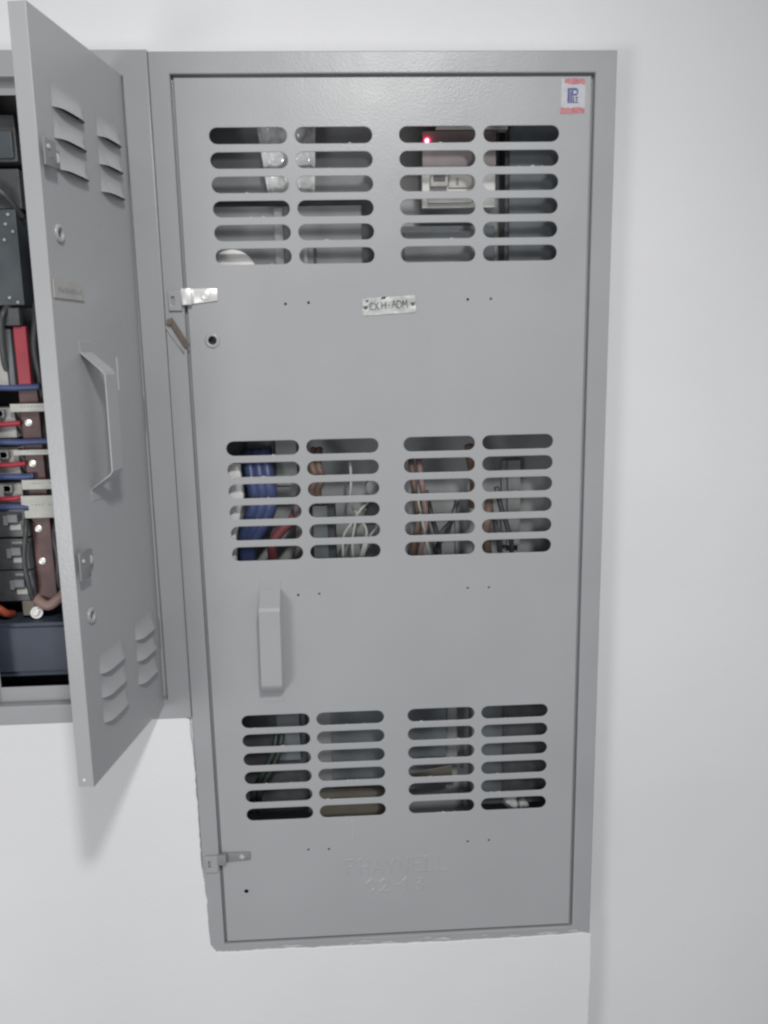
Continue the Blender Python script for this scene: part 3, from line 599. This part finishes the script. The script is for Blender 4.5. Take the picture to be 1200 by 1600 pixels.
bodies('back_plate', None, [('body', 'pale', (-0.091, -0.012, 0.110, 0.128, -0.060, 0.060)), ('lug', 'black', (-0.040, -0.016, 0.086, 0.1095, 0.020, 0.060))], 'pale grey plate behind the curved white wires', 'plate')
bm = bmesh.new(); cyl(bm, (0, 0, 0), (0, -1, 0), 0.014, 0.030, 24, bev=0.002); tag(fin(bm, 'round_lug', 'mod', None, (-0.026, 0.07, 0.088), smooth=40), 'round grey lug with a bright spot above the white wires', 'lug')
for x, lab in ((0.037, 'dusty pink wire, left one beside the gap between slot groups'), (0.050, 'dusty pink wire, right one against the pale plate')):
    cable('pink_wire', [(x, 0.09, 0.135), (x+0.001, 0.062, 0.104), (x+0.005, 0.056, 0.070), (x+0.008, 0.056, 0.030), (x+0.002, 0.058, -0.005), (x-0.004, 0.07, -0.050)], 0.0050, 'pink' if x > 0.04 else 'brown', lab, 'wire', 'pink wires in the tall cabinet')
cable('white_wire', [(0.040, 0.075, 0.100), (0.0445, 0.052, 0.070), (0.052, 0.050, 0.030), (0.060, 0.052, -0.010), (0.066, 0.07, -0.05)], 0.0018, 'wirew', 'thin white wire running among the pink wires')
bodies('back_plate', None, [('body', 'pale', (0.056, 0.114, 0.115, 0.128, -0.060, 0.058)), ('edge', 'mod', (0.1145, 0.122, 0.112, 0.128, -0.060, 0.058))], 'pale grey plate right of the pink wires', 'plate')
bodies('back_plate', None, [('body', 'pale', (0.206, 0.228, 0.112, 0.128, -0.030, 0.120)), ('edge', 'mod', (0.196, 0.2055, 0.116, 0.128, -0.030, 0.120))], 'narrow grey plate behind the rightmost middle slots', 'plate')
for pts, lab in (([(0.062, 0.09, 0.075), (0.068, 0.080, 0.045), (0.074, 0.076, 0.020), (0.082, 0.080, -0.010), (0.085, 0.09, -0.05)], 'black wire slanting down across the pale plate'),
                 ([(0.115, 0.09, 0.055), (0.104, 0.078, 0.025), (0.088, 0.078, 0.005), (0.078, 0.085, -0.03)], 'black wire crossing the pale plate the other way'),
                 ([(0.180, 0.08, 0.080), (0.186, 0.066, 0.045), (0.196, 0.064, 0.015), (0.205, 0.07, -0.02), (0.206, 0.09, -0.06)], 'black wire left of the narrow grey plate'),
                 ([(0.165, 0.08, 0.060), (0.176, 0.068, 0.020), (0.182, 0.066, -0.01), (0.190, 0.08, -0.05)], 'black wire behind the lower right middle slots')):
    cable('black_wire', pts, 0.0042, 'black', lab, 'wire', 'black wires in the tall cabinet')
cable('brown_wire', [(0.134, 0.08, 0.150), (0.136, 0.060, 0.120), (0.140, 0.056, 0.090), (0.139, 0.07, 0.050)], 0.0085, 'brown', 'thick brown wire between the two right slot columns')
cable('brown_wire', [(0.170, 0.09, 0.060), (0.164, 0.066, 0.040), (0.160, 0.062, 0.010), (0.166, 0.08, -0.04)], 0.0075, 'brown', 'thick brown wire behind the lower right middle slots')
# bottom compartment
bodies('meter_box', None, [('body', 'black', (-0.285, -0.155, 0.085, 0.128, -0.500, -0.250)), ('lid', 'slate', (-0.205, -0.165, 0.079, 0.0845, -0.400, -0.260))], 'black box behind the left slots of the bottom group', 'meter box')
bodies('meter_box', None, [('body', 'mod', (-0.135, 0.115, 0.095, 0.128, -0.455, -0.240)), ('lid', 'slate', (-0.110, -0.010, 0.089, 0.0945, -0.445, -0.270)), ('lid', 'slate', (0.010, 0.095, 0.089, 0.0945, -0.41, -0.260))], 'wide grey box behind the centre slots of the bottom group', 'meter box')
bodies('meter_box', None, [('body', 'slate', (0.140, 0.290, 0.085, 0.128, -0.505, -0.250)), ('lid', 'black', (0.195, 0.280, 0.079, 0.0845, -0.490, -0.270))], 'slate box behind the right slots of the bottom group', 'meter box')
for k, lab in enumerate(('green wire at the lower left slots, left one', 'green wire at the lower left slots, right one')):
    cable('green_wire', [(-0.205+k*0.010, 0.085, -0.345), (-0.212+k*0.010, 0.062, -0.375), (-0.228+k*0.012, 0.055, -0.405), (-0.246+k*0.010, 0.056, -0.440), (-0.256+k*0.014, 0.07, -0.490)], 0.0050, 'green', lab, 'wire', 'green wires in the tall cabinet')
cb = bodies('cardboard_piece', None, [('board', 'card', (-0.140, -0.012, 0.070, 0.073, -0.530, -0.470)), ('flap', 'card', (-0.140, -0.012, 0.0735, 0.095, -0.472, -0.470))], 'piece of brown cardboard behind the lowest centre left slot', 'cardboard')
bm = bmesh.new(); t = bmesh.new(); box(t, -0.04, 0.04, -0.001, 0.001, -0.014, 0.014); merge(bm, t, 0, Matrix.Rotation(math.radians(-9), 4, 'Y') @ Matrix.Rotation(0.5, 4, 'X'))
tag(fin(bm, 'cardboard_piece', 'card', None, (0.062, 0.068, -0.432)), 'tilted strip of brown cardboard behind the centre right bottom slots', 'cardboard')
for j, (x, z, r, lab) in enumerate(((0.200, -0.464, 0.013, 'larger grey lump of plaster in the lowest right slot'), (0.219, -0.468, 0.009, 'smaller grey lump of plaster in the lowest right slot'))):
    bm = bmesh.new(); bmesh.ops.create_icosphere(bm, subdivisions=3, radius=r)
    for v in bm.verts: v.co += v.co*0.45*noise.noise(v.co*110+Vector((j*3, 0, 0)))
    tag(fin(bm, 'plaster_lump', 'pale', None, (x, 0.022, z), smooth=60), lab, 'plaster lump')
